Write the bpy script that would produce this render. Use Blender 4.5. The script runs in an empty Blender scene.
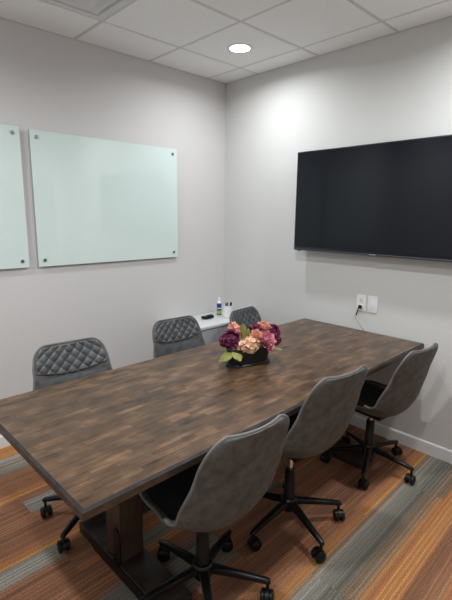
import bpy, bmesh, math, random
from mathutils import Vector, Matrix, noise
import numpy as np
PI = math.pi
R = math.radians
random.seed(7)
scene = bpy.context.scene
C = scene.collection

# ------------------------------------------------------------------ materials
MATS = {}
def mat(name, col=(.8, .8, .8), rough=.5, metal=0, spec=.5, noise_amt=0, noise_scale=20, bump=0, bump_scale=200, coat=0,
        emit=None, strength=0, mottled=None, sheen=0):
    m = bpy.data.materials.new(name); m.use_nodes = True
    nt = m.node_tree; b = nt.nodes['Principled BSDF']
    b.inputs['Base Color'].default_value = (*col, 1)
    b.inputs['Roughness'].default_value = rough
    b.inputs['Metallic'].default_value = metal
    b.inputs['Specular IOR Level'].default_value = spec
    b.inputs['Coat Weight'].default_value = coat
    b.inputs['Sheen Weight'].default_value = sheen
    if emit:
        b.inputs['Emission Color'].default_value = (*emit, 1)
        b.inputs['Emission Strength'].default_value = strength
    tc = nt.nodes.new('ShaderNodeTexCoord')
    if noise_amt or mottled:
        n = nt.nodes.new('ShaderNodeTexNoise'); n.inputs['Scale'].default_value = noise_scale
        n.inputs['Detail'].default_value = 5
        nt.links.new(tc.outputs['Object'], n.inputs['Vector'])
        r = nt.nodes.new('ShaderNodeValToRGB')
        r.color_ramp.elements[0].position = .3; r.color_ramp.elements[1].position = .7
        c2 = mottled if mottled else tuple(min(1, c * (1 + noise_amt)) for c in col)
        c1 = col if mottled else tuple(c * (1 - noise_amt) for c in col)
        r.color_ramp.elements[0].color = (*c1, 1); r.color_ramp.elements[1].color = (*c2, 1)
        nt.links.new(n.outputs['Fac'], r.inputs['Fac']); nt.links.new(r.outputs['Color'], b.inputs['Base Color'])
    if bump:
        n = nt.nodes.new('ShaderNodeTexNoise'); n.inputs['Scale'].default_value = bump_scale
        n.inputs['Detail'].default_value = 3
        nt.links.new(tc.outputs['Object'], n.inputs['Vector'])
        bp = nt.nodes.new('ShaderNodeBump'); bp.inputs['Strength'].default_value = bump; bp.inputs['Distance'].default_value = .002
        nt.links.new(n.outputs['Fac'], bp.inputs['Height']); nt.links.new(bp.outputs['Normal'], b.inputs['Normal'])
    MATS[name] = m
    return m

def wood_mat(name, dark, mid, light, row=.031, length=.21, rough=.33, along='x'):
    m = bpy.data.materials.new(name); m.use_nodes = True
    nt = m.node_tree; N = nt.nodes.new; Lk = nt.links.new
    b = nt.nodes['Principled BSDF']
    tc = N('ShaderNodeTexCoord'); mp = N('ShaderNodeMapping')
    Lk(tc.outputs['Object'], mp.inputs['Vector'])
    if along == 'z': mp.inputs['Rotation'].default_value = (0, PI / 2, 0)
    if along == 'y': mp.inputs['Rotation'].default_value = (0, 0, PI / 2)
    br = N('ShaderNodeTexBrick'); br.offset = .37; br.offset_frequency = 2; br.squash = .72; br.squash_frequency = 3
    br.inputs['Scale'].default_value = 1; br.inputs['Brick Width'].default_value = length; br.inputs['Row Height'].default_value = row
    br.inputs['Mortar Size'].default_value = .0009; br.inputs['Mortar Smooth'].default_value = .3
    br.inputs['Color1'].default_value = (0, 0, 0, 1); br.inputs['Color2'].default_value = (1, 1, 1, 1); br.inputs['Mortar'].default_value = (.15, .15, .15, 1)
    Lk(mp.outputs['Vector'], br.inputs['Vector'])
    rp = N('ShaderNodeValToRGB')
    e = rp.color_ramp.elements; e[0].position = .0; e[0].color = (*dark, 1); e[1].position = 1; e[1].color = (*light, 1)
    x = rp.color_ramp.elements.new(.55); x.color = (*mid, 1)
    # add broad cloudy stain to the stave value
    ns = N('ShaderNodeTexNoise'); ns.inputs['Scale'].default_value = 11; ns.inputs['Detail'].default_value = 7
    ms = N('ShaderNodeMapping'); ms.inputs['Scale'].default_value = (.8, 1.4, 1)
    Lk(mp.outputs['Vector'], ms.inputs['Vector']); Lk(ms.outputs['Vector'], ns.inputs['Vector'])
    gr = N('ShaderNodeTexNoise'); gr.inputs['Scale'].default_value = 60; gr.inputs['Detail'].default_value = 6
    mg = N('ShaderNodeMapping'); mg.inputs['Scale'].default_value = (.12, 1.6, 1)
    Lk(mp.outputs['Vector'], mg.inputs['Vector']); Lk(mg.outputs['Vector'], gr.inputs['Vector'])
    a1 = N('ShaderNodeMath'); a1.operation = 'MULTIPLY_ADD'; a1.inputs[1].default_value = .35
    a2 = N('ShaderNodeMath'); a2.operation = 'MULTIPLY_ADD'; a2.inputs[1].default_value = .8; a2.inputs[2].default_value = -.40
    a3 = N('ShaderNodeMath'); a3.operation = 'MULTIPLY_ADD'; a3.inputs[1].default_value = 1.25
    Lk(gr.outputs['Fac'], a2.inputs[0]); Lk(ns.outputs['Fac'], a3.inputs[0]); Lk(a2.outputs[0], a3.inputs[2])
    a4 = N('ShaderNodeMath'); a4.operation = 'SUBTRACT'; a4.inputs[1].default_value = .31
    Lk(a3.outputs[0], a4.inputs[0])
    Lk(br.outputs['Color'], a1.inputs[0]); Lk(a4.outputs[0], a1.inputs[2])
    Lk(a1.outputs[0], rp.inputs['Fac']); Lk(rp.outputs['Color'], b.inputs['Base Color'])
    b.inputs['Roughness'].default_value = rough; b.inputs['Specular IOR Level'].default_value = .28
    bp = N('ShaderNodeBump'); bp.inputs['Strength'].default_value = .25; bp.inputs['Distance'].default_value = .001
    Lk(gr.outputs['Fac'], bp.inputs['Height']); Lk(bp.outputs['Normal'], b.inputs['Normal'])
    return m

M_wall = mat('wall_paint', (.625, .612, .606), .75, bump=.15, bump_scale=150)
M_wall_r = mat('wall_paint_right', (.62, .62, .605), .75, bump=.15, bump_scale=150)
M_tile = mat('ceiling_tile', (.90, .90, .90), .9, noise_amt=.05, noise_scale=120, bump=.5, bump_scale=260)
M_grid = mat('ceiling_grid', (.64, .64, .64), .6)
M_white = mat('white_paint', (.75, .76, .76), .4)
M_vent = mat('vent_metal', (.70, .71, .72), .5)
M_glassb = mat('pale_green_glass', (.655, .765, .735), .04, spec=.5, coat=.3)
M_glassb.node_tree.nodes['Principled BSDF'].inputs['Coat Roughness'].default_value = .02
M_edge = mat('glass_edge', (.22, .36, .32), .15)
M_steel = mat('brushed_steel', (.25, .25, .25), .35, metal=1)
M_chrome = mat('chrome', (.75, .75, .76), .12, metal=1)
M_black = mat('black_metal', (.006, .006, .0065), .32, spec=.3)
M_blackp = mat('black_plastic', (.005, .005, .006), .4, spec=.3)
M_bezel = mat('tv_bezel', (.012, .012, .016), .3)
M_screen = mat('tv_screen', (.006, .007, .011), .12, spec=.3)
M_tvlogo = mat('tv_logo', (.45, .45, .47), .3, metal=.8)
M_suede = mat('grey_suede', (.056, .054, .048), .62, mottled=(.112, .107, .096), noise_scale=26, bump=.5, bump_scale=120, spec=.35)
M_quilt = mat('grey_leather', (.050, .054, .056), .42, mottled=(.100, .106, .109), noise_scale=22, bump=.3, bump_scale=220)
M_pipe = mat('grey_piping', (.125, .12, .115), .6)
M_seatc = mat('black_cushion', (.008, .008, .010), .8, bump=.3)
M_table = wood_mat('stained_wood', (.016, .011, .008), (.088, .050, .029), (.195, .112, .060), row=.026, length=.14, rough=.28)
M_tedge = wood_mat('stained_wood_edge', (.012, .010, .009), (.032, .024, .019), (.065, .045, .032), rough=.4)
M_tcham = mat('worn_dark_edge', (.030, .028, .028), .45, noise_amt=.4, noise_scale=30, spec=.3)
M_tside = wood_mat('stained_wood_side', (.018, .011, .007), (.055, .033, .021), (.12, .07, .04), rough=.4)
M_post = wood_mat('stained_wood_post', (.030, .019, .013), (.068, .042, .027), (.10, .065, .042), row=.09, length=1.4, rough=.5, along='z')
M_lam = mat('white_laminate', (.66, .66, .67), .35)
M_lamf = mat('grey_laminate', (.34, .33, .345), .45)
M_plate = mat('outlet_plate', (.80, .81, .82), .35)
M_slot = mat('outlet_slot', (.05, .05, .05), .5)
M_cord = mat('grey_cord', (.40, .41, .40), .5)
M_cup = mat('white_mesh_cup', (.82, .83, .84), .4)
M_bottle = mat('bottle_blue', (.02, .045, .22), .3)
M_bgreen = mat('bottle_green', (.32, .50, .05), .4)
M_bwhite = mat('bottle_white', (.75, .80, .88), .3)
M_red = mat('marker_red', (.6, .03, .03), .4)
M_blue = mat('marker_blue', (.03, .06, .4), .4)
M_burg = mat('petal_burgundy', (.075, .005, .028), .7, mottled=(.20, .015, .075), noise_scale=40)
M_pink = mat('petal_pink', (.46, .085, .15), .65, mottled=(.82, .38, .42), noise_scale=35)
M_peach = mat('petal_peach', (.66, .25, .18), .65, mottled=(.74, .42, .30), noise_scale=35)
M_cream = mat('petal_cream', (.76, .58, .36), .65, mottled=(.76, .38, .27), noise_scale=40)
M_leaf = mat('leaf_green', (.11, .12, .025), .55, mottled=(.26, .25, .055), noise_scale=18)
M_stem = mat('stem_green', (.08, .10, .03), .6)
M_planter = mat('planter_black', (.014, .013, .013), .5)
M_door = mat('door_wood', (.30, .19, .11), .45, noise_amt=.15, noise_scale=12)
M_lens = mat('lamp_lens', (1, 1, 1), .5, emit=(1, .98, .95), strength=14)

def carpet_mat():
    m = bpy.data.materials.new('striped_carpet'); m.use_nodes = True
    nt = m.node_tree; N = nt.nodes.new; Lk = nt.links.new
    b = nt.nodes['Principled BSDF']; b.inputs['Roughness'].default_value = .95; b.inputs['Specular IOR Level'].default_value = .15
    at = N('ShaderNodeAttribute'); at.attribute_name = 'pile'
    tc = N('ShaderNodeTexCoord')
    def stretched(sx, sy, sc, det):
        mp = N('ShaderNodeMapping'); mp.inputs['Scale'].default_value = (sx, sy, 1)
        n = N('ShaderNodeTexNoise'); n.inputs['Scale'].default_value = sc; n.inputs['Detail'].default_value = det
        Lk(tc.outputs['Object'], mp.inputs['Vector']); Lk(mp.outputs['Vector'], n.inputs['Vector']); return n
    n1 = stretched(.03, 1, 330, 2)      # long threads
    n2 = stretched(.7, 1, 230, 3)        # loops
    r1 = N('ShaderNodeMapRange'); r1.inputs['From Min'].default_value = .32; r1.inputs['From Max'].default_value = .68
    r1.inputs['To Min'].default_value = .86; r1.inputs['To Max'].default_value = 1.14
    Lk(n1.outputs['Fac'], r1.inputs['Value'])
    r2 = N('ShaderNodeMapRange'); r2.inputs['From Min'].default_value = .3; r2.inputs['From Max'].default_value = .7
    r2.inputs['To Min'].default_value = .55; r2.inputs['To Max'].default_value = 1.45
    Lk(n2.outputs['Fac'], r2.inputs['Value'])
    mu = N('ShaderNodeMath'); mu.operation = 'MULTIPLY'; Lk(r1.outputs[0], mu.inputs[0]); Lk(r2.outputs[0], mu.inputs[1])
    vm = N('ShaderNodeVectorMath'); vm.operation = 'SCALE'; Lk(at.outputs['Color'], vm.inputs[0]); Lk(mu.outputs[0], vm.inputs['Scale'])
    Lk(vm.outputs['Vector'], b.inputs['Base Color'])
    bp = N('ShaderNodeBump'); bp.inputs['Strength'].default_value = .6; bp.inputs['Distance'].default_value = .003
    Lk(n2.outputs['Fac'], bp.inputs['Height']); Lk(bp.outputs['Normal'], b.inputs['Normal'])
    return m
M_carpet = carpet_mat()

# ------------------------------------------------------------------ helpers
def obj(name, bm, material, parent=None, smooth=True, loc=None, rot=None):
    me = bpy.data.meshes.new(name)
    if not isinstance(bm, bmesh.types.BMesh):
        verts, faces = bm; me.from_pydata([tuple(v) for v in verts], [], faces); me.update()
    else:
        bmesh.ops.recalc_face_normals(bm, faces=bm.faces); bm.to_mesh(me); bm.free()
    o = bpy.data.objects.new(name, me); C.objects.link(o)
    mats = material if isinstance(material, (list, tuple)) else [material]
    for m in mats: me.materials.append(m)
    if smooth:
        me.shade_smooth() if hasattr(me, 'shade_smooth') else None
        try: me.set_sharp_from_angle(angle=R(38))
        except Exception: pass
    if parent: o.parent = parent
    if loc: o.location = loc
    if rot: o.rotation_euler = rot
    return o

def tag(o, label=None, cat=None, group=None, kind=None):
    if label: o['label'] = label
    if cat: o['category'] = cat
    if group: o['group'] = group
    if kind: o['kind'] = kind
    return o

def thing(name, label, cat, loc=(0, 0, 0), rz=0, group=None):
    o = bpy.data.objects.new(name, None); C.objects.link(o); o.empty_display_size = .1
    o.location = loc; o.rotation_euler = (0, 0, rz)
    return tag(o, label, cat, group)

def box(bm, c, s, bev=0, seg=2, M=None):
    r = bmesh.ops.create_cube(bm, size=1)
    vs = r['verts']
    for v in vs: v.co = Vector((v.co.x * s[0] + c[0], v.co.y * s[1] + c[1], v.co.z * s[2] + c[2]))
    if bev:
        es = list({e for v in vs for e in v.link_edges})
        rr = bmesh.ops.bevel(bm, geom=es, offset=bev, segments=seg, affect='EDGES', profile=.5)
        vs = list({v for f in rr['faces'] for v in f.verts} | {v for v in vs if v.is_valid})
    if M is not None:
        for v in vs: v.co = M @ v.co
    return bm

def lathe(bm, prof, n=32, M=None, caps=True):
    """prof: list of (r, z)"""
    rings = []
    for r, z in prof:
        ring = []
        for i in range(n):
            a = 2 * PI * i / n
            p = Vector((r * math.cos(a), r * math.sin(a), z))
            if M is not None: p = M @ p
            ring.append(bm.verts.new(p))
        rings.append(ring)
    for a, b in zip(rings, rings[1:]):
        for i in range(n): bm.faces.new((a[i], a[(i + 1) % n], b[(i + 1) % n], b[i]))
    if caps:
        bm.faces.new(rings[0][::-1]); bm.faces.new(rings[-1])
    return bm

def tube(bm, pts, rad, n=10, closed=False, sx=1):
    pts = [Vector(p) for p in pts]; rings = []
    rads = rad if isinstance(rad, (list, tuple)) else [rad] * len(pts)
    up = Vector((0, 0, 1)); k = len(pts)
    for i, p in enumerate(pts):
        if closed: t = pts[(i + 1) % k] - pts[i - 1]
        else: t = pts[min(i + 1, k - 1)] - pts[max(i - 1, 0)]
        t.normalize()
        s = t.cross(up)
        if s.length < 1e-3: s = t.cross(Vector((0, 1, 0)))
        s.normalize(); w = s.cross(t).normalized()
        rings.append([bm.verts.new(p + (s * math.cos(2 * PI * j / n) * sx + w * math.sin(2 * PI * j / n)) * rads[i]) for j in range(n)])
    for i in range(k if closed else k - 1):
        a, b = rings[i], rings[(i + 1) % k]
        for j in range(n): bm.faces.new((a[j], a[(j + 1) % n], b[(j + 1) % n], b[j]))
    if not closed: bm.faces.new(rings[0][::-1]); bm.faces.new(rings[-1])
    return bm

def B(): return bmesh.new()

def copy_tree(o, parent=None):
    c = o.copy(); C.objects.link(c)
    if parent: c.parent = parent
    for ch in list(o.children): copy_tree(ch, c)
    return c

# ------------------------------------------------------------------ the room
X0, Y0, H = -3.6, -3.55, 2.79
def struct(name, bm, m, **k):
    return tag(obj(name, bm, m, smooth=False, **k), kind='structure')

struct('wall_back', box(B(), ((X0) / 2, .06, H / 2), (-X0 + .24, .12, H + .2)), M_wall)
struct('wall_right', box(B(), (.06, Y0 / 2, H / 2), (.12, -Y0 - .001, H + .2)), M_wall_r)
struct('wall_left', box(B(), (X0 - .06, Y0 / 2, H / 2), (.12, -Y0 - .001, H + .2)), M_wall)
# front wall with a door opening
DX0, DX1, DH = -1.12, -.20, 2.10
bm = B()
box(bm, ((X0 - .12 + DX0) / 2, Y0 - .06, H / 2), (DX0 - X0 + .12, .12, H + .2))
box(bm, ((DX1 + .12) / 2, Y0 - .06, H / 2), (.12 - DX1, .12, H + .2))
box(bm, ((DX0 + DX1) / 2, Y0 - .06, (DH + H + .1) / 2), (DX1 - DX0, .12, H + .1 - DH))
struct('wall_front', bm, M_wall)
d = struct('door_1', box(B(), ((DX0 + DX1) / 2, Y0 - .03, DH / 2), (DX1 - DX0 - .006, .044, DH - .006), .002), M_door)
bm = B()
lathe(bm, [(.026, 0), (.026, .008), (.011, .012), (.011, .05)], 20, Matrix.Translation((DX0 + .08, Y0 - .008, 1.02)) @ Matrix.Rotation(-PI / 2, 4, 'X'))
tube(bm, [(DX0 + .08, Y0 + .036, 1.02), (DX0 + .19, Y0 + .036, 1.02)], .009)
obj('door_handle', bm, M_steel, d)
bm = B()
for x in (DX0 - .035, DX1 + .035): box(bm, (x, Y0 + .008, DH / 2 + .03), (.07, .016, DH + .07), .003)
box(bm, ((DX0 + DX1) / 2, Y0 + .008, DH + .035), (DX1 - DX0, .016, .07), .003)
struct('trim_1', bm, M_white)

# baseboards
def baseboard(name, a, b, n):
    a, b, n = Vector(a), Vector(b), Vector(n)
    prof = [(0, 0), (.013, 0), (.013, .078), (.010, .086), (.004, .089), (0, .089)]
    bm = B(); rs = []
    for p in (a, b): rs.append([bm.verts.new(p + n * d + Vector((0, 0, z))) for d, z in prof])
    k = len(prof)
    for i in range(k): bm.faces.new((rs[0][i], rs[0][(i + 1) % k], rs[1][(i + 1) % k], rs[1][i]))
    bm.faces.new(rs[0]); bm.faces.new(rs[1][::-1])
    struct(name, bm, M_white)
baseboard('baseboard_back', (X0, 0, 0), (0, 0, 0), (0, -1, 0))
baseboard('baseboard_right', (0, -.014, 0), (0, Y0, 0), (-1, 0, 0))
baseboard('baseboard_left', (X0, -.014, 0), (X0, Y0, 0), (1, 0, 0))
baseboard('baseboard_front', (X0 + .014, Y0, 0), (DX0 - .07, Y0, 0), (0, 1, 0))

# ceiling tiles and grid
GX = [0.0, -.222, -.834, -1.444, -2.054, -2.664, -3.274, X0]
GY = [0.0, -.40, -1.01, -1.62, -2.23, -2.84, -3.45, Y0]
bm = B()
VENT = (-1.444, -2.054, -.40, -1.01)
for i in range(7):
    for j in range(7):
        xa, xb, ya, yb = GX[i], GX[i + 1], GY[j], GY[j + 1]
        if i == 3 and j == 1: continue            # the air diffuser fills this bay
        g = .012
        if abs(xa - xb) < .03 or abs(ya - yb) < .03: continue
        box(bm, ((xa + xb) / 2, (ya + yb) / 2, H + .012), (abs(xa - xb) - 2 * g, abs(ya - yb) - 2 * g, .024), .003, 1)
struct('ceiling', bm, M_tile)
bm = B()
for x in GX: box(bm, (x, Y0 / 2, H + .007), (.026, -Y0, .006))
for y in GY: box(bm, (X0 / 2, y, H + .0072), (-X0, .026, .006))
for (c, s) in (((X0 / 2, -.009, H + .001), (-X0, .018, .003)), ((-.009, Y0 / 2, H + .001), (.018, -Y0, .003))):
    box(bm, c, s)
box(bm, (X0 / 2, Y0 / 2, H + .04), (-X0 + .1, -Y0 + .1, .01))
struct('trim_2', bm, M_grid)

# floor: carpet planks laid a touch off the wall's line
PAL = {'o': (.38, .175, .065), 'r': (.235, .110, .062), 'b': (.170, .088, .056), 'n': (.33, .135, .062),
       'g': (.185, .172, .143), 'G': (.235, .222, .190), 'd': (.130, .120, .100), 't': (.24, .140, .075)}
def planks(bm, lay):
    pw, pl, ns = .25, 1.0, 12
    ang = R(1.7); ca, sa = math.cos(ang), math.sin(ang); px, py = -1.0, -2.115
    rnd = random.Random(3)
    pats = ['rrbrrnnrbroo', 'brrbrrrbrrnn', 'oorrbrrbrnrr', 'rrnnrrbrrrrb', 'oottrrrbrrbb', 'GgggoorrrbrR'.replace('R', 'r'), 'rbbrrrnorroo', 'ddgdgrnrrrbb']
    fixed = lay
    for k in range(-7, 10):
        v1 = k * pw; v0 = v1 - pw
        off = OFF.get(k, (k * 37 % 100) / 100.)
        for c in range(-5, 5):
            u0 = c * pl + off; u1 = u0 + pl
            pat = fixed.get((k, c)) or pats[rnd.randrange(len(pats))]
            for s3 in range(ns * 3):
                s = s3 // 3; ch = pat[s]
                va, vb = v1 - pw * s3 / ns / 3, v1 - pw * (s3 + 1) / ns / 3
                acc = s3 % 3 == 1
                q = []
                for u, v in ((u0, va), (u0, vb), (u1, vb), (u1, va)):
                    q.append((px + u * ca - v * sa, py + u * sa + v * ca))
                if max(p[0] for p in q) < X0 - .05 or min(p[0] for p in q) > .05 or max(p[1] for p in q) < Y0 - .05 or min(p[1] for p in q) > .05: continue
                f = bm.faces.new([bm.verts.new((x, y, 0)) for x, y in q])
                nb = PAL[pat[max(s - 1, 0)]], PAL[pat[min(s + 1, ns - 1)]]
                col = [.6 * PAL[ch][i_] + .2 * nb[0][i_] + .2 * nb[1][i_] for i_ in range(3)]; j = rnd.uniform(.92, 1.08) if not acc else rnd.choice((.78, .9, 1.15, 1.32, 1.45))
                for l in f.loops: l[cl] = (col[0] * j, col[1] * j, col[2] * j, 1)
bm = B(); cl = bm.loops.layers.float_color.new('pile')
LAY = {}
OFF = {0: .55, 9: .8, 8: .8, 7: .3, 6: .8, 5: .4, 4: .8, 3: .0, 2: .4, 1: .1, -1: .2, -2: .7}
def lay(k, pat, cs=range(-5, 5)):
    for c in cs: LAY[(k, c)] = pat
lay(9, 'oooonooooooo'); lay(8, 'oooorrggggtr'); lay(8, 'oGGGGtGGggtr', range(-2, 1)); lay(7, 'rrbrrrrrrnoo')
lay(6, 'rrrbrrbrrrrr'); lay(6, 'rrrGGGgggrrr', [-2]); lay(6, 'rbrrrbrroorr', [-1, 0, 1]); lay(5, 'rrbrrrrrrnoo')
lay(4, 'GGGGGrrbrrrr', [-4, -3]); lay(4, 'nrrrbrrrrrnn', range(-2, 5))
lay(3, 'rrrrrnrrrggg', [-4, -3, -2]); lay(3, 'ggggoorrrrdd', [-1]); lay(3, 'rrbrrrbrrrnr', range(0, 5))
lay(2, 'ggggrrddgrrr', [-3, -2]); lay(2, 'rrbrrnrrrbrr', range(-1, 5))
lay(1, 'rbrbrrrrrnoo'); lay(1, 'rrrbrrnrrroo', [-2, -1])
lay(0, 'tGGggddddtdt'); lay(0, 'tGGggdddtdto', [-1]); lay(-1, 'oooorrrrbtrn'); lay(-1, 'noooorbrrrtn', [-1, 0]); lay(-2, 'nrnrrnrnrrbr')
planks(bm, LAY)
for pco, pno in (((.0, 0, 0), (1, 0, 0)), ((X0, 0, 0), (-1, 0, 0)), ((0, 0, 0), (0, 1, 0)), ((0, Y0, 0), (0, -1, 0))):
    bmesh.ops.bisect_plane(bm, geom=bm.verts[:] + bm.edges[:] + bm.faces[:], plane_co=pco, plane_no=pno, clear_outer=True)
for f in bm.faces: f.normal_update()
fl = struct('floor', bm, M_carpet)
struct('floor_slab', box(B(), (X0 / 2, Y0 / 2, -.056), (-X0, -Y0, .1)), M_lamf)

# ------------------------------------------------------------------ ceiling lights and vent
def downlight(x, y, label, pw=1):
    t = thing('recessed_light', label, 'ceiling light', (x, y, H), 0, 'recessed ceiling lights')
    obj('trim_ring', lathe(B(), [(.072, .003), (.072, -.003), (.088, -.005), (.094, -.002), (.095, .003)], 40, caps=False), M_white, t)
    obj('lens', lathe(B(), [(.072, .001), (.070, -.003), (.04, -.004), (.002, -.004)], 40), M_lens, t)
    l = bpy.data.lights.new('lamp', 'AREA'); l.shape = 'DISK'; l.size = .13; l.energy = POWER * pw; l.color = (.94, .975, 1); l.spread = R(165)
    lo = bpy.data.objects.new('lamp', l); C.objects.link(lo); lo.parent = t; lo.location = (0, 0, -.008)
    return t
POWER = 21
downlight(-.53, -.70, 'round white recessed ceiling light shining near the room corner', .55)
downlight(-.53, -2.53, 'round recessed ceiling light above the wall screen end, out of frame')
downlight(-1.75, -2.23 + .305, 'round recessed ceiling light above the middle of the table')
downlight(-2.97, -.70, 'round recessed ceiling light beyond the glass boards', .75)
downlight(-2.97, -2.53, 'round recessed ceiling light over the entrance end of the room')

t = thing('air_vent', 'square white concentric air diffuser set in the ceiling grid', 'air vent', ((VENT[0] + VENT[1]) / 2, (VENT[2] + VENT[3]) / 2, H))
def sq_ring(bm, a, b, za, zb, th=.002):
    vs = []
    for s, z in ((a, za), (b, zb), (b, zb + th), (a, za + th)):
        vs.append([bm.verts.new((sx * s, sy * s, z)) for sx, sy in ((-1, -1), (1, -1), (1, 1), (-1, 1))])
    for i in range(4):
        for j in range(4):
            bm.faces.new((vs[i][j], vs[i][(j + 1) % 4], vs[(i + 1) % 4][(j + 1) % 4], vs[(i + 1) % 4][j]))
obj('frame', (lambda bm: (sq_ring(bm, .293, .255, 0, 0, .006), sq_ring(bm, .255, .235, 0, .03), bm)[-1])(B()), M_vent, t, smooth=False)
for k, (a, b) in enumerate(((.225, .175), (.165, .115), (.105, .055))):
    obj('louver', (lambda bm: (sq_ring(bm, a, b, -.004, .022), sq_ring(bm, b, b - .012, .022, .022), bm)[-1])(B()), M_vent, t, smooth=False)
obj('centre_plate', box(B(), (0, 0, .004), (.10, .10, .006), .001), M_vent, t, smooth=False)
obj('backing', box(B(), (0, 0, .034), (.58, .58, .002)), M_grid, t, smooth=False)

# ------------------------------------------------------------------ glass boards
def glass_board(x0, x1, z0, z1, label):
    t = thing('glass_board', label, 'whiteboard', ((x0 + x1) / 2, 0, z0), 0, 'pale green glass boards')
    w, h = x1 - x0, z1 - z0
    bm = B(); box(bm, (0, -.022, h / 2), (w, .006, h), .0008, 1)
    p = obj('glass_panel', bm, [M_glassb, M_edge], t, smooth=False)
    for f in p.data.polygons:
        f.material_index = 0 if abs(f.normal.y) > .9 else 1
    for sx in (-1, 1):
        for zz in (.045, h - .045):
            bm = B()
            lathe(bm, [(.0095, .0002), (.0095, .019)], 20, Matrix.Translation((sx * (w / 2 - .045), 0, zz)) @ Matrix.Rotation(PI / 2, 4, 'X'))
            lathe(bm, [(.012, .025), (.012, .029), (.010, .031)], 20, Matrix.Translation((sx * (w / 2 - .045), 0, zz)) @ Matrix.Rotation(PI / 2, 4, 'X'))
            obj('standoff', bm, M_steel, t)
    return t
glass_board(-1.800, -.588, 1.250, 2.160, 'frosted pale green glass board seen whole, the one nearer the corner')
glass_board(-3.075, -1.861, 1.252, 2.168, 'pale green glass board cut off at the edge, farther from the corner')

# ------------------------------------------------------------------ television
TY0, TY1, TZ0, TZ1, TX = -.930, -2.30, 1.360, 2.100, -.11
t = thing('television', 'large flat black wall-mounted television above the two wall plates', 'television', (0, (TY0 + TY1) / 2, TZ0))
tw, th_ = TY0 - TY1, TZ1 - TZ0
bm = B(); box(bm, (TX + .012, 0, th_ / 2), (.024, tw, th_), .003)
box(bm, (TX + .038, 0, th_ * .42), (.036, tw * .86, th_ * .66), .012)
obj('housing', bm, M_bezel, t)
obj('screen', box(B(), (TX - .0006, 0, th_ / 2 + .006), (.0014, tw - .016, th_ - .026)), M_screen, t, smooth=False)
obj('lower_bezel', box(B(), (TX + .004, 0, -.004), (.012, tw - .004, .014), .002), mat('tv_lower_bezel', (.03, .035, .05), .3), t)
obj('maker_mark', box(B(), (TX - .0028, .0, -.003), (.0014, .05, .005)), M_tvlogo, t, smooth=False)
obj('sensor', box(B(), (TX + .004, tw / 2 - .05, -.013), (.012, .03, .007), .002), M_bezel, t)
bm = B()
box(bm, (-.006, 0, th_ * .45), (.010, .5, .42), .002)
for y in (-.2, .2): box(bm, (-.033, y, th_ * .45), (.048, .04, .44), .002)
obj('wall_bracket', bm, M_black, t)

# ------------------------------------------------------------------ wall plates + plug
def plate(y, z, label, duplex):
    t = thing('wall_outlet' if duplex else 'wall_plate', label, 'outlet' if duplex else 'wall plate', (0, y, z))
    obj('cover_plate', box(B(), (-.003, 0, 0), (.006, .078, .124), .0022), M_plate, t)
    if duplex:
        for s in (-1, 1):
            so = obj('socket', box(B(), (-.0065, 0, s * .027), (.003, .034, .036), .0012), M_plate, t)
            bm = B()
            for yy in (-.007, .007): box(bm, (-.0084, yy, s * .027 + .004), (.0012, .0022, .010))
            lathe(bm, [(.003, 0), (.003, .0012)], 12, Matrix.Translation((-.0078, 0, s * .027 - .009)) @ Matrix.Rotation(-PI / 2, 4, 'Y'))
            obj('slot', bm, M_slot, so, smooth=False)
    else:
        obj('rocker', box(B(), (-.0062, 0, 0), (.003, .034, .068), .001), M_plate, t)
    for zz in ((0,) if duplex else (-.048, .048)):
        obj('screw', lathe(B(), [(.003, 0), (.003, .001), (.002, .0016)], 12, Matrix.Translation((-.006, 0, zz)) @ Matrix.Rotation(-PI / 2, 4, 'Y')), M_plate, t)
    return t
plate(-1.498, .983, 'white duplex outlet with a black plug in it, below the television', True)
plate(-1.588, .985, 'blank white wall plate beside the plugged outlet', False)
t = thing('power_plug', 'black plug with dangling cable in the outlet below the television', 'plug', (0, -1.498, .956))
bm = B(); box(bm, (-.020, 0, 0), (.022, .024, .026), .004); obj('plug_body', bm, M_blackp, t)
pts = [(-.03, 0, -.002), (-.042, .002, -.012), (-.044, .006, -.035), (-.040, .016, -.062)]
obj('black_lead', tube(B(), pts, [.005, .004, .0045, .005], 10), M_blackp, t)
pts = [(-.040, .016, -.062), (-.038, .018, -.085), (-.030, .004, -.11), (-.014, -.022, -.155), (-.006, -.035, -.20), (-.006, -.032, -.5), (-.008, -.02, -.8), (-.019, -.01, -.93)]
pts = pts[1:]
# smooth the cord
def smooth_path(p, n=6):
    p = [Vector(q) for q in p]; out = []
    for i in range(len(p) - 1):
        a, b, c, d = p[max(i - 1, 0)], p[i], p[i + 1], p[min(i + 2, len(p) - 1)]
        for k in range(n):
            s = k / n
            out.append(.5 * ((2 * b) + (c - a) * s + (2 * a - 5 * b + 4 * c - d) * s * s + (3 * b - a - 3 * c + d) * s ** 3))
    return out + [p[-1]]
obj('grey_cable', tube(B(), smooth_path([(-.040, .016, -.060)] + pts), .0022, 8), M_cord, t)

# ------------------------------------------------------------------ credenza
t = thing('credenza', 'low grey cabinet with pale top in the corner behind the chairs', 'cabinet', (-.40, 0, 0))
cw, cd, cz = .78, .40, .683
obj('top', box(B(), (0, -cd / 2 - .004, cz - .0125), (cw, cd, .025), .003), M_lam, t)
obj('carcass', box(B(), (0, -cd / 2 - .002, (cz - .025 + .06) / 2), (cw - .02, cd - .04, cz - .025 - .06), .002), M_lamf, t)
obj('front_panel', box(B(), (0, -cd + .008, (cz - .03 + .06) / 2), (cw - .012, .018, cz - .03 - .066), .002), M_lamf, t)
obj('plinth', box(B(), (0, -cd / 2, .03), (cw - .06, cd - .08, .06), .001), M_black, t)

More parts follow.
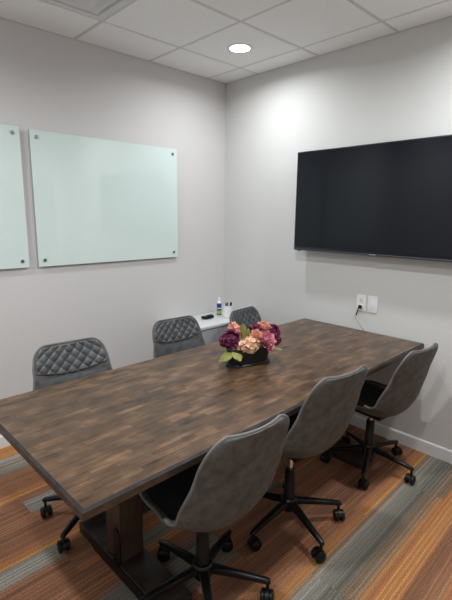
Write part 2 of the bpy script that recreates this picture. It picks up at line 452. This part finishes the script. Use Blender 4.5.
# whiteboard cleaner bottle
BOT = (-.190, -.135, cz)
t = thing('spray_bottle', 'small blue and green cleaner bottle with white nozzle beside the cup', 'bottle', BOT)
obj('bottle_body', lathe(B(), [(.0, 0), (.020, 0), (.0225, .003), (.0225, .105), (.020, .116), (.012, .124), (.010, .128)], 28), M_bottle, t)
obj('green_label', lathe(B(), [(.0231, .012), (.0231, .045)], 28, caps=False), M_bgreen, t)
obj('white_label', lathe(B(), [(.0231, .062), (.0231, .070)], 28, caps=False), M_bwhite, t)
obj('cap', lathe(B(), [(.0215, .108), (.019, .124), (.012, .134), (.009, .150), (.006, .168), (.004, .175)], 24), M_bwhite, t)

# cup with pens
CX, CY = -.205, -.268
t = thing('pen_cup', 'white ribbed desk cup holding markers on the corner cabinet', 'cup', (CX, CY, cz))
bm = B(); pr = [(.040, 0), (.0455, .002)]
for i in range(9):
    z = .006 + i * .0115
    pr += [(.046, z), (.047, z + .004), (.047, z + .0075), (.046, z + .0105)]
pr += [(.048, .112), (.048, .117), (.045, .117), (.044, .008), (.001, .008)]
obj('cup_body', lathe(bm, pr, 36), M_cup, t)
def marker(dx, dy, lean, az, cap, label, ln=.12):
    m = thing('marker', label, 'marker', (CX + dx, CY + dy, cz + .0085), 0)
    m.rotation_euler = (lean * math.cos(az), lean * math.sin(az), 0)
    obj('barrel', lathe(B(), [(.005, 0), (.0055, .002), (.0055, ln - .035), (.0048, ln - .03)], 14), M_bwhite, m)
    obj('marker_cap', lathe(B(), [(.0062, ln - .036), (.0062, ln - .004), (.004, ln)], 14), cap, m)
marker(-.022, .008, .10, 2.0, M_red, 'marker with red cap standing in the white cup', .134)
marker(.004, .018, .07, .6, M_blue, 'marker with blue cap standing in the white cup', .130)
marker(.026, -.006, .10, .1, M_black, 'black-capped marker in the white cup, nearest the wall screen', .136)
marker(.010, -.012, .08, .9, M_black, 'black-capped marker in the middle of the white cup', .130)
marker(-.024, -.016, .10, 3.3, M_black, 'shorter black-capped marker in the white cup, in front of the red one', .126)

# small black remote / clip lump
t = thing('desk_gadget', 'small black two-lobed gadget lying on the corner cabinet top', 'gadget', (-.380, -.185, cz), R(-8))
bm = B(); box(bm, (-.030, 0, .014), (.058, .046, .028), .010, 3); obj('left_lobe', bm, M_blackp, t)
bm = B(); box(bm, (.031, .004, .016), (.060, .048, .032), .011, 3); obj('right_lobe', bm, M_blackp, t)
obj('strap', tube(B(), [(-.055, 0, .014), (-.066, -.010, .006), (-.04, -.032, .004), (.01, -.030, .004), (.04, -.018, .008)], .003, 8), M_steel, t)

# ------------------------------------------------------------------ table
TL, TW, TT, TZ = 2.455, .98, .034, .782
TC = (-1.245, -1.512); TR = R(.8)
table = thing('conference_table', 'long dark-stained butcher-block conference table on trestle legs', 'table', (TC[0], TC[1], 0), TR)
bm = B()
box(bm, (0, 0, TZ - TT / 2), (TL, TW, TT))
es = [e for e in bm.edges if all(abs(v.co.z - TZ) < 1e-5 for v in e.verts)]
bmesh.ops.bevel(bm, geom=es, offset=.0085, segments=1, affect='EDGES')
ve = [e for e in bm.edges if abs(e.verts[0].co.z - e.verts[1].co.z) > .02]
top = obj('tabletop', bm, [M_table, M_tcham, M_tside], table, smooth=False)
for f in top.data.polygons: f.material_index = 0 if f.normal.z > .9 else 1 if f.normal.z > .1 else 2
bm = B()
for s in (-1, 1): box(bm, (0, s * (TW / 2 - .12), TZ - TT - .009), (TL - .3, .04, .018), .002)
obj('apron_batten', bm, M_tedge, table)
for sx in (-1, 1):
    x = sx * (TL / 2 - .440)
    FH = .058
    obj('foot', box(B(), (x, 0, FH / 2), (.145, .74, FH), .003, 1), M_tedge, table, smooth=False)
    obj('post', box(B(), (x, .038, (FH + TZ - TT - .06) / 2), (.122, .122, TZ - TT - .06 - FH), .004), M_post, table)
    obj('top_rail', box(B(), (x, 0, TZ - TT - .03), (.12, .74, .058), .004), M_tedge, table)
    # black steel strap, inverted T, on the outer face
    bm = B()
    xs = x + sx * .0757; xp = x + sx * .0643
    def strap(pts2, hw, xf):
        n = 10; out = []
        (y0, z0), (y1, z1) = pts2; d = Vector((y1 - y0, z1 - z0)).normalized(); p = Vector((-d.y, d.x))
        for i in range(n + 1):
            a = -PI / 2 + PI * i / n
            q = Vector((y1, z1)) + d * math.cos(a) * hw + p * math.sin(a) * hw; out.append(q)
        for i in range(n + 1):
            a = PI / 2 + PI * i / n
            q = Vector((y0, z0)) + d * math.cos(a) * hw + p * math.sin(a) * hw; out.append(q)
        A = [bm.verts.new((xf - .003, q.x, q.y)) for q in out]; Bv = [bm.verts.new((xf + .003, q.x, q.y)) for q in out]
        k = len(out)
        for i in range(k): bm.faces.new((A[i], A[(i + 1) % k], Bv[(i + 1) % k], Bv[i]))
        bm.faces.new(A[::-1]); bm.faces.new(Bv)
    strap([(-.20, .029), (.20, .029)], .027, xs)
    strap([(0, .075), (0, .20)], .026, xp)
    box(bm, ((xs + xp) / 2, 0, .061), (abs(xs - xp) + .006, .052, .006)); box(bm, (xp, 0, .068), (.006, .052, .02)); box(bm, (xs, 0, .052), (.006, .052, .02))
    obj('steel_bracket', bm, M_black, table, smooth=False)
obj('stretcher', box(B(), (0, 0, .30), (TL - 1.01, .04, .11), .004), M_tedge, table)

# ------------------------------------------------------------------ chairs
PROF = [(.285, .448), (.275, .460), (.20, .460), (.10, .448), (.02, .436), (-.06, .430), (-.13, .438), (-.185, .470), (-.218, .525), (-.238, .60), (-.258, .69), (-.280, .78), (-.300, .855), (-.311, .895)]
PROF = smooth_path([(0, y, z) for y, z in PROF], 8)
PL = [0]
for a, b in zip(PROF, PROF[1:]): PL.append(PL[-1] + (b - a).length)
LEN = PL[-1]
def cl_at(s):
    d = max(0, min(1, s)) * LEN
    for i in range(len(PL) - 1):
        if PL[i + 1] >= d - 1e-9:
            f = (d - PL[i]) / (PL[i + 1] - PL[i]); f = max(0, min(1, f))
            p = PROF[i].lerp(PROF[i + 1], f)
            a, b = PROF[max(i - 2, 0)], PROF[min(i + 3, len(PROF) - 1)]
            tg = (b - a).normalized()
            return p, tg
    return PROF[-1], (PROF[-1] - PROF[-3]).normalized()
def interp(tab, s):
    for (a, va), (b, vb) in zip(tab, tab[1:]):
        if s <= b:
            f = (s - a) / (b - a); f = f * f * (3 - 2 * f); return va + (vb - va) * f
    return tab[-1][1]
def halfw(s):
    w = interp([(0, .195), (.25, .222), (.5, .245), (.66, .236), (.85, .206), (1, .184)], s)
    d = (1 - s) * LEN; Rr_ = .065
    if d < Rr_: w = w - Rr_ + math.sqrt(max(0, Rr_ ** 2 - (Rr_ - d) ** 2))
    d = s * LEN; Rr_ = .07
    if d < Rr_: w = w - Rr_ + math.sqrt(max(0, Rr_ ** 2 - (Rr_ - d) ** 2))
    return w
def surf(s, u, off=0):
    """point of the bucket's inner face; off > 0 is towards the sitter"""
    p, tg = cl_at(s)
    n = Vector((0, tg.z, -tg.y))            # inner normal (up on the seat, forward on the back)
    if n.z < 0 and abs(tg.y) > abs(tg.z): n = -n
    curl = interp([(0, .022), (.2, .058), (.38, .092), (.50, .110), (.62, .060), (.80, .036), (1, .018)], s)
    w = halfw(s)
    q = u
    au = abs(u)
    lift = curl * au ** 2.2
    side = w * u
    nn = n.copy()
    # tilt the normal inward near the edges
    slope = curl * 2.2 * au ** 1.2 / max(w, .05) * (1 if u > 0 else -1)
    nv = (n - Vector((1, 0, 0)) * slope).normalized()
    return Vector((side, p.y, p.z)) + n * lift + nv * off
def srows():
    r = []
    n = 64
    for i in range(n + 1):
        x = i / n
        r.append(.5 - .5 * math.cos(PI * x) if False else x)
    ext = [.0008, .003, .007]
    r += ext + [1 - e for e in ext]
    return sorted(set(r))
TH = .018
def shell_mesh():
    rows = srows(); nu = 28
    bm = B(); inner = []; outer = []
    us = [math.sin(PI / 2 * (2 * j / nu - 1)) for j in range(nu + 1)]
    for s in rows:
        inner.append([bm.verts.new(surf(s, u, 0)) for u in us])
        outer.append([bm.verts.new(surf(s, u, -TH * (1 - .35 * abs(u) ** 8))) for u in us])
    R_, U_ = len(rows), nu + 1
    for i in range(R_ - 1):
        for j in range(U_ - 1):
            bm.faces.new((inner[i][j], inner[i][j + 1], inner[i + 1][j + 1], inner[i + 1][j]))
            bm.faces.new((outer[i][j], outer[i + 1][j], outer[i + 1][j + 1], outer[i][j + 1]))
    per = [(0, j) for j in range(U_)] + [(i, U_ - 1) for i in range(1, R_)] + [(R_ - 1, j) for j in range(U_ - 2, -1, -1)] + [(i, 0) for i in range(R_ - 2, 0, -1)]
    k = len(per)
    for a in range(k):
        p, q = per[a], per[(a + 1) % k]
        try: bm.faces.new((inner[p[0]][p[1]], outer[p[0]][p[1]], outer[q[0]][q[1]], inner[q[0]][q[1]]))
        except Exception: pass
    bmesh.ops.remove_doubles(bm, verts=bm.verts[:], dist=.0004)
    return bm
def rim_path():
    pts = []
    ss = [0, .0008, .003, .007] + [i / 60 for i in range(1, 60)] + [1 - .007, 1 - .003, 1 - .0008, 1]
    for s in ss: pts.append(surf(s, 1, -TH * .35))
    for j in range(1, 14): pts.append(surf(1, 1 - 2 * j / 14, -TH * .4))
    for s in reversed(ss): pts.append(surf(s, -1, -TH * .35))
    for j in range(1, 14): pts.append(surf(0, -1 + 2 * j / 14, -TH * .4))
    out = [pts[0]]
    for p in pts[1:]:
        if (p - out[-1]).length > .004: out.append(p)
    if (out[0] - out[-1]).length < .004: out.pop()
    return out
def pad(s0f, s1, um, hf, nu, ns, base=.0015, th=.004):
    """closed pad on the shell's inner face, height hf(s,u,a,b) with a,b in 0..1 across the pad"""
    bm = B(); T = []; Bt = []
    for i in range(ns + 1):
        b = i / ns; rt = []; rb = []
        for j in range(nu + 1):
            a = j / nu; u = (2 * a - 1) * um
            s0 = s0f(u); s = s0 + (s1 - s0) * b
            rt.append(bm.verts.new(surf(s, u, base + hf(s, u, a, b)))); rb.append(bm.verts.new(surf(s, u, base - th)))
        T.append(rt); Bt.append(rb)
    for i in range(ns):
        for j in range(nu):
            bm.faces.new((T[i][j], T[i][j + 1], T[i + 1][j + 1], T[i + 1][j]))
            bm.faces.new((Bt[i][j], Bt[i + 1][j], Bt[i + 1][j + 1], Bt[i][j + 1]))
    for i in range(ns):
        for j in (0, nu): bm.faces.new((T[i][j], T[i + 1][j], Bt[i + 1][j], Bt[i][j]))
    for j in range(nu):
        for i in (0, ns): bm.faces.new((T[i][j], T[i][j + 1], Bt[i][j + 1], Bt[i][j]))
    return bm
def edge_fall(a, b, ea, eb, p=.5):
    m = min(1, min(a, 1 - a) / ea, min(b, 1 - b) / eb)
    return math.sin(PI / 2 * m) ** p
def quilt_h(s, u, a, b):
    x = halfw(.85) * u; z = s * LEN
    p = .062
    A = (x + z * 1.0) / p; D = (x - z * 1.0) / p
    q = (abs(math.sin(PI * A)) * abs(math.sin(PI * D))) ** .42
    return (.0015 + .0085 * q) * edge_fall(a, b, .03, .05)
def cushion_h(s, u, a, b):
    return .030 * edge_fall(a, b, .16, .10, .6)
def make_chair():
    root = thing('office_chair', 'x', 'chair', (0, 0, 0), 0, 'quilted swivel chairs round the table')
    obj('seat_shell', shell_mesh(), M_suede, root)
    obj('edge_piping', tube(B(), rim_path(), .0062, 8, closed=True), M_pipe, root)
    obj('quilted_back_pad', pad(lambda u: .815 + .035 * u * u, .992, .975, quilt_h, 110, 90), M_quilt, root)
    obj('back_lining', pad(lambda u: .50, .806, .90, lambda s, u, a, b: .003 * edge_fall(a, b, .05, .05), 24, 16), M_quilt, root)
    obj('seat_cushion', pad(lambda u: .035 + .01 * u * u, .49, .87, cushion_h, 40, 40), M_seatc, root)
    # under-seat mechanism
    bm = B(); box(bm, (0, -.01, .400), (.16, .20, .022), .006); box(bm, (0, .0, .384), (.07, .10, .03), .006)
    mech = obj('mechanism', bm, M_black, root)
    bm = B(); tube(bm, [(.03, .02, .40), (.16, .03, .398), (.215, .03, .392)], .005, 8); tube(bm, [(.20, .03, .394), (.245, .03, .388)], .009, 10)
    obj('height_lever', bm, M_blackp, mech)
    obj('gas_lift', lathe(B(), [(.0145, .26), (.0145, .395)], 24), M_chrome, root)
    obj('column_cover', lathe(B(), [(.020, .12), (.029, .125), (.029, .225), (.027, .228), (.027, .318), (.023, .321), (.021, .328)], 28), M_black, root)
    obj('base_hub', lathe(B(), [(.022, .088), (.038, .092), (.043, .11), (.043, .152), (.036, .160), (.022, .162)], 32), M_black, root)
    for k in range(5):
        a = 2 * PI * k / 5
        Mz = Matrix.Rotation(a, 4, 'Z')
        bm = B()
        rs = []
        for (r, z, hw, hh) in ((.028, .134, .022, .017), (.12, .121, .018, .0145), (.22, .105, .015, .0125), (.283, .094, .013, .011), (.292, .092, .009, .008)):
            ring = []
            for j in range(12):
                t_ = 2 * PI * j / 12
                cx = math.copysign(abs(math.cos(t_)) ** .6, math.cos(t_)); sx = math.copysign(abs(math.sin(t_)) ** .6, math.sin(t_))
                ring.append(bm.verts.new(Mz @ Vector((r, cx * hw, z + sx * hh))))
            rs.append(ring)
        for p, q in zip(rs, rs[1:]):
            for j in range(12): bm.faces.new((p[j], p[(j + 1) % 12], q[(j + 1) % 12], q[j]))
        bm.faces.new(rs[0]); bm.faces.new(rs[-1])
        leg = obj('base_leg', bm, M_black, root)
        cs = random.Random(k).uniform(0, 2 * PI)
        Mc = Mz @ Matrix.Translation((.280, 0, 0)) @ Matrix.Rotation(cs, 4, 'Z')
        bm = B()
        lathe(bm, [(.007, .045), (.007, .088)], 12, Mc)
        # wheel hood
        n = 12; prev = None
        for side in (0,):
            A = []; Bv = []
            for i in range(n + 1):
                t_ = PI * (i / n) * .95 - .15
                A.append((.031 * math.cos(t_), .0295 + .031 * math.sin(t_))); Bv.append((.026 * math.cos(t_), .0295 + .026 * math.sin(t_)))
            for yw in ((-.0085, .0085),):
                f1 = [bm.verts.new(Mc @ Vector((x - .012, yw[0], z))) for x, z in A]; f2 = [bm.verts.new(Mc @ Vector((x - .012, yw[1], z))) for x, z in A]
                g1 = [bm.verts.new(Mc @ Vector((x - .012, yw[0], z))) for x, z in Bv]; g2 = [bm.verts.new(Mc @ Vector((x - .012, yw[1], z))) for x, z in Bv]
                for i in range(n):
                    bm.faces.new((f1[i], f1[i + 1], f2[i + 1], f2[i])); bm.faces.new((g1[i], g2[i], g2[i + 1], g1[i + 1]))
                    bm.faces.new((f1[i], g1[i], g1[i + 1], f1[i + 1])); bm.faces.new((f2[i], f2[i + 1], g2[i + 1], g2[i]))
                bm.faces.new((f1[0], f2[0], g2[0], g1[0])); bm.faces.new((f1[n], g1[n], g2[n], f2[n]))
        obj('caster_fork', bm, M_blackp, leg)
        for sg in (-1, 1):
            bm = B()
            lathe(bm, [(.024, -.009), (.0285, -.006), (.0295, 0), (.0285, .006), (.022, .010), (.009, .012)], 22, Mc @ Matrix.Translation((-.012, sg * .0175, .0295)) @ Matrix.Rotation(sg * -PI / 2, 4, 'X'))
            obj('wheel', bm, M_blackp, leg)
    return root
chair0 = make_chair()
# x, y, swivel of the seat, angle of one base leg, height change, label
CH = [
 (-1.885, -1.872, R(-4), R(22), .01, 'grey suede swivel chair with back to us, the largest, by the near trestle leg'),
 (-1.262, -1.848, R(-6), R(36), .045, 'grey suede swivel chair with back to us, between two others on the near side'),
 (-.445, -1.864, R(-5), R(59), -.01, 'grey suede swivel chair with black seat, by the white baseboard and outlets'),
 (-1.98, -1.10, R(175), R(137), .015, 'grey quilted chair facing us below the glass boards, farthest from the corner'),
 (-1.06, -.86, R(176), R(20), -.04, 'grey quilted chair facing us, just beside the pale cabinet top'),
 (-.300, -.885, R(187), R(48), -.065, 'grey quilted chair behind the flowers, its top rim showing next to the white cup'),
]
#CH#
seat_parts = ('seat_shell', 'edge_piping', 'quilted_back_pad', 'back_lining', 'seat_cushion', 'mechanism')
for i, (x, y, rz, ba, dz, lab) in enumerate(CH):
    c = chair0 if i == 0 else copy_tree(chair0)
    CH[i] = (c, x, y, rz, ba, dz, lab)
for c, x, y, rz, ba, dz, lab in CH:
    c.location = (x, y, 0); c['label'] = lab
    c.rotation_euler = (0, 0, rz)
    for ch in c.children:
        nm = ch.name.split('.')[0]
        if nm == 'base_leg': ch.rotation_euler = (0, 0, ba - rz)
        elif nm in seat_parts: ch.location = (0, 0, dz)

# ------------------------------------------------------------------ flower arrangement
FR = random.Random(11)
FX, FY = -1.185, -1.458; FRZ = R(-17)
fa = thing('flower_arrangement', 'artificial pink, cream and burgundy flowers in a black boat-shaped planter on the table', 'flowers', (FX, FY, TZ), FRZ)
def stadium(L, W, n=10):
    r = W / 2; h = L / 2 - r; o = []
    for i in range(n + 1): a = -PI / 2 + PI * i / n; o.append((h + r * math.cos(a), r * math.sin(a)))
    for i in range(n + 1): a = PI / 2 + PI * i / n; o.append((-h + r * math.cos(a), r * math.sin(a)))
    return o
def loft(bm, secs):
    rs = [[bm.verts.new((x, y, z)) for x, y in stadium(L, W)] for L, W, z in secs]
    k = len(rs[0])
    for a, b in zip(rs, rs[1:]):
        for i in range(k): bm.faces.new((a[i], a[(i + 1) % k], b[(i + 1) % k], b[i]))
    bm.faces.new(rs[0][::-1]); bm.faces.new(rs[-1]); return bm
obj('planter', loft(B(), [(.240, .095, .004), (.250, .10, .03), (.268, .115, .092), (.274, .12, .095), (.274, .12, .103), (.262, .109, .103), (.255, .102, .09)]), M_planter, fa)
obj('planter_foot', loft(B(), [(.278, .125, 0), (.278, .125, .007), (.268, .115, .012), (.245, .095, .015)]), M_planter, fa)
# screen-free local axes: r = towards the far right chairs, d = towards the near corner
def at(r, d, z):
    v = Vector((.72 * r - .70 * d, -.69 * r - .71 * d, z * .97))
    v.x *= .93; v.y *= .93
    v.z += .008
    return Matrix.Rotation(-FRZ, 4, 'Z') @ v
def petal(bm, base, direc, nrm, L, W, cup=.3, nu=4, nv=4):
    d = direc.normalized(); n = nrm.normalized(); s = d.cross(n).normalized(); n = s.cross(d).normalized()
    g = []
    for i in range(nv + 1):
        t_ = i / nv; w = W * (math.sin(PI * (.12 + .80 * t_)) ** .8)
        row = []
        for j in range(nu + 1):
            q = 2 * j / nu - 1
            p = base + d * L * t_ * (1 - .12 * q * q * t_) + s * w * q + n * (cup * L * (t_ ** 2) * .6 + cup * w * q * q)
            row.append(p)
        g.append(row)
    for off in (0,):
        V = [[bm.verts.new(p) for p in row] for row in g]
        Vb = [[bm.verts.new(p - n * .0009) for p in row] for row in g]
        for i in range(nv):
            for j in range(nu):
                bm.faces.new((V[i][j], V[i][j + 1], V[i + 1][j + 1], V[i + 1][j]))
                bm.faces.new((Vb[i][j], Vb[i + 1][j], Vb[i + 1][j + 1], Vb[i][j + 1]))
        for i in range(nv):
            for j in (0, nu): bm.faces.new((V[i][j], V[i + 1][j], Vb[i + 1][j], Vb[i][j]))
        for j in range(nu):
            for i in (0, nv): bm.faces.new((V[i][j], V[i][j + 1], Vb[i][j + 1], Vb[i][j]))
def rnd_dir(rn): 
    while True:
        v = Vector((rn.uniform(-1, 1), rn.uniform(-1, 1), rn.uniform(-1, 1)))
        if .1 < v.length < 1: return v.normalized()
def hydrangea(c, rad, up, n, fl, rn):
    bm = B(); up = up.normalized(); k = 0
    n = int(n * 1.5); fl *= .86
    for i in range(n):
        # golden spiral over most of the sphere
        z = 1 - 1.65 * (i + .5) / n; ph = i * 2.39996
        e1 = up.cross(Vector((0, 0, 1)) if abs(up.z) < .9 else Vector((1, 0, 0))).normalized(); e2 = up.cross(e1)
        q = math.sqrt(max(0, 1 - z * z))
        dn = (up * z + e1 * q * math.cos(ph) + e2 * q * math.sin(ph)).normalized()
        dn = (dn + rnd_dir(rn) * .40).normalized()
        p = c + dn * rad * rn.uniform(.66, 1.0)
        a = dn.cross(rnd_dir(rn)).normalized()
        for m in range(4):
            dd = Matrix.Rotation(m * PI / 2 + rn.uniform(-.2, .2), 3, dn) @ a
            petal(bm, p, dd + dn * .25, dn, fl, fl * .46, .3, 2, 3)
    bmesh.ops.create_icosphere(bm, subdivisions=2, radius=rad * .62, matrix=Matrix.Translation(c))
    return bm
def rose(c, rad, up, rn):
    bm = B(); up = up.normalized()
    e1 = up.cross(Vector((0, 0, 1)) if abs(up.z) < .9 else Vector((1, 0, 0))).normalized()
    for layer, (n, tilt, L, off) in enumerate(((3, .12, .75, .06), (4, .35, .9, .14), (5, .65, 1.0, .22), (6, 1.0, 1.08, .28), (7, 1.35, 1.08, .30))):
        for m in range(n):
            a = 2 * PI * m / n + layer * .9 + rn.uniform(-.12, .12)
            rad_d = Matrix.Rotation(a, 3, up) @ e1
            d = (up * math.cos(tilt) + rad_d * math.sin(tilt)).normalized()
            petal(bm, c - up * rad * .35 + rad_d * rad * off * .5, d, up * math.sin(tilt) - rad_d * math.cos(tilt), rad * L, rad * .55, .35, 4, 4)
    return bm
def leaf(name, base, direc, L, W, curl=.25):
    bm = B(); petal(bm, base, direc, Vector((0, 0, 1)) if abs(direc.normalized().z) < .8 else Vector((-.7, -.7, .2)), L, W, -curl, 6, 8)
    return obj(name, bm, M_leaf, fa)
hy = [  # r, d, z, radius, material, n, petal
 (-.112, .010, .142, .050, M_burg, 46, .022),
 (-.145, -.02, .118, .030, M_burg, 24, .020),
 (-.080, .045, .110, .032, M_burg, 24, .020),
 (.012, .055, .118, .046, M_cream, 50, .021),
 (-.035, .060, .110, .030, M_cream, 24, .019),
 (.150, -.05, .165, .044, M_burg, 42, .021),
 (.170, -.02, .130, .026, M_burg, 22, .020),
 (.045, -.03, .188, .036, M_burg, 32, .020),
 (-.09, -.05, .188, .032, M_peach, 26, .019),
]
for r, d, z, rad, m, n, pf in hy:
    c = at(r, d, z); nm = {M_burg.name: 'burgundy_hydrangea', M_cream.name: 'cream_hydrangea', M_peach.name: 'peach_hydrangea'}[m.name]
    obj(nm, hydrangea(c, rad, Vector((c.x, c.y, .06)), n, pf, FR), m, fa)
for r, d, z, rad, m, up in [(.112, .035, .145, .050, M_pink, at(.35, .75, .6)), (.045, .035, .172, .034, M_peach, at(0, .8, .7)), (.095, -.035, .205, .040, M_peach, at(.2, .5, .9)),
                             (.130, .055, .115, .030, M_pink, at(.5, .8, .2)), (-.055, .0, .185, .026, M_pink, at(-.1, .5, .9))]:
    obj('pink_rose' if m is M_pink else 'peach_rose', rose(at(r, d, z), rad, up, FR), m, fa)
leaf('leaf', at(-.10, .07, .085), at(-.75, .5, -.30), .100, .042)
leaf('leaf', at(-.12, .04, .09), at(-.5, .5, -.75), .060, .026)
leaf('leaf', at(-.085, .075, .098), at(.40, .75, -.42), .085, .031)
leaf('leaf', at(-.035, .02, .15), at(-.05, .1, 1.0), .085, .020)
leaf('leaf', at(-.02, .015, .15), at(.25, .3, .9), .060, .018)
leaf('leaf', at(.075, .05, .125), at(.1, .6, .5), .050, .016)
leaf('leaf', at(.15, .03, .10), at(.8, .5, .05), .060, .018)
bm = B()
for r, d, z, rad, m, n, pf in hy: tube(bm, [at(r * .5, d * .5, .07), at(r, d, z)], .0025, 6)
bmesh.ops.create_icosphere(bm, subdivisions=2, radius=1, matrix=Matrix.Translation((0, 0, .085)) @ Matrix.Diagonal((.105, .04, .03, 1)))
obj('stems', bm, M_stem, fa)

# ------------------------------------------------------------------ camera, world, view
M = ((0.72388378, -0.68984574, 0.01025324), (0.12618338, 0.14699098, 0.98105627), (0.67828462, 0.70887693, -0.19345146))
cam = bpy.data.cameras.new('camera'); co = bpy.data.objects.new('camera', cam); C.objects.link(co)
rt, up, fw = (Vector(r) for r in M)
mw = Matrix((( rt.x, up.x, -fw.x, -2.93439715), (rt.y, up.y, -fw.y, -3.09654487), (rt.z, up.z, -fw.z, 1.622), (0, 0, 0, 1)))
co.matrix_world = mw
cam.sensor_fit = 'HORIZONTAL'; cam.sensor_width = 36; cam.lens = 36 * 433.85 / 452
cam.clip_start = .02
scene.camera = co
w = bpy.data.worlds.new('world'); scene.world = w; w.use_nodes = True
w.node_tree.nodes['Background'].inputs[0].default_value = (.02, .02, .02, 1)
scene.view_settings.view_transform = 'Standard'; scene.view_settings.look = 'None'; scene.view_settings.gamma = 1
scene.view_settings.use_curve_mapping = False
scene.view_settings.exposure = -0.06
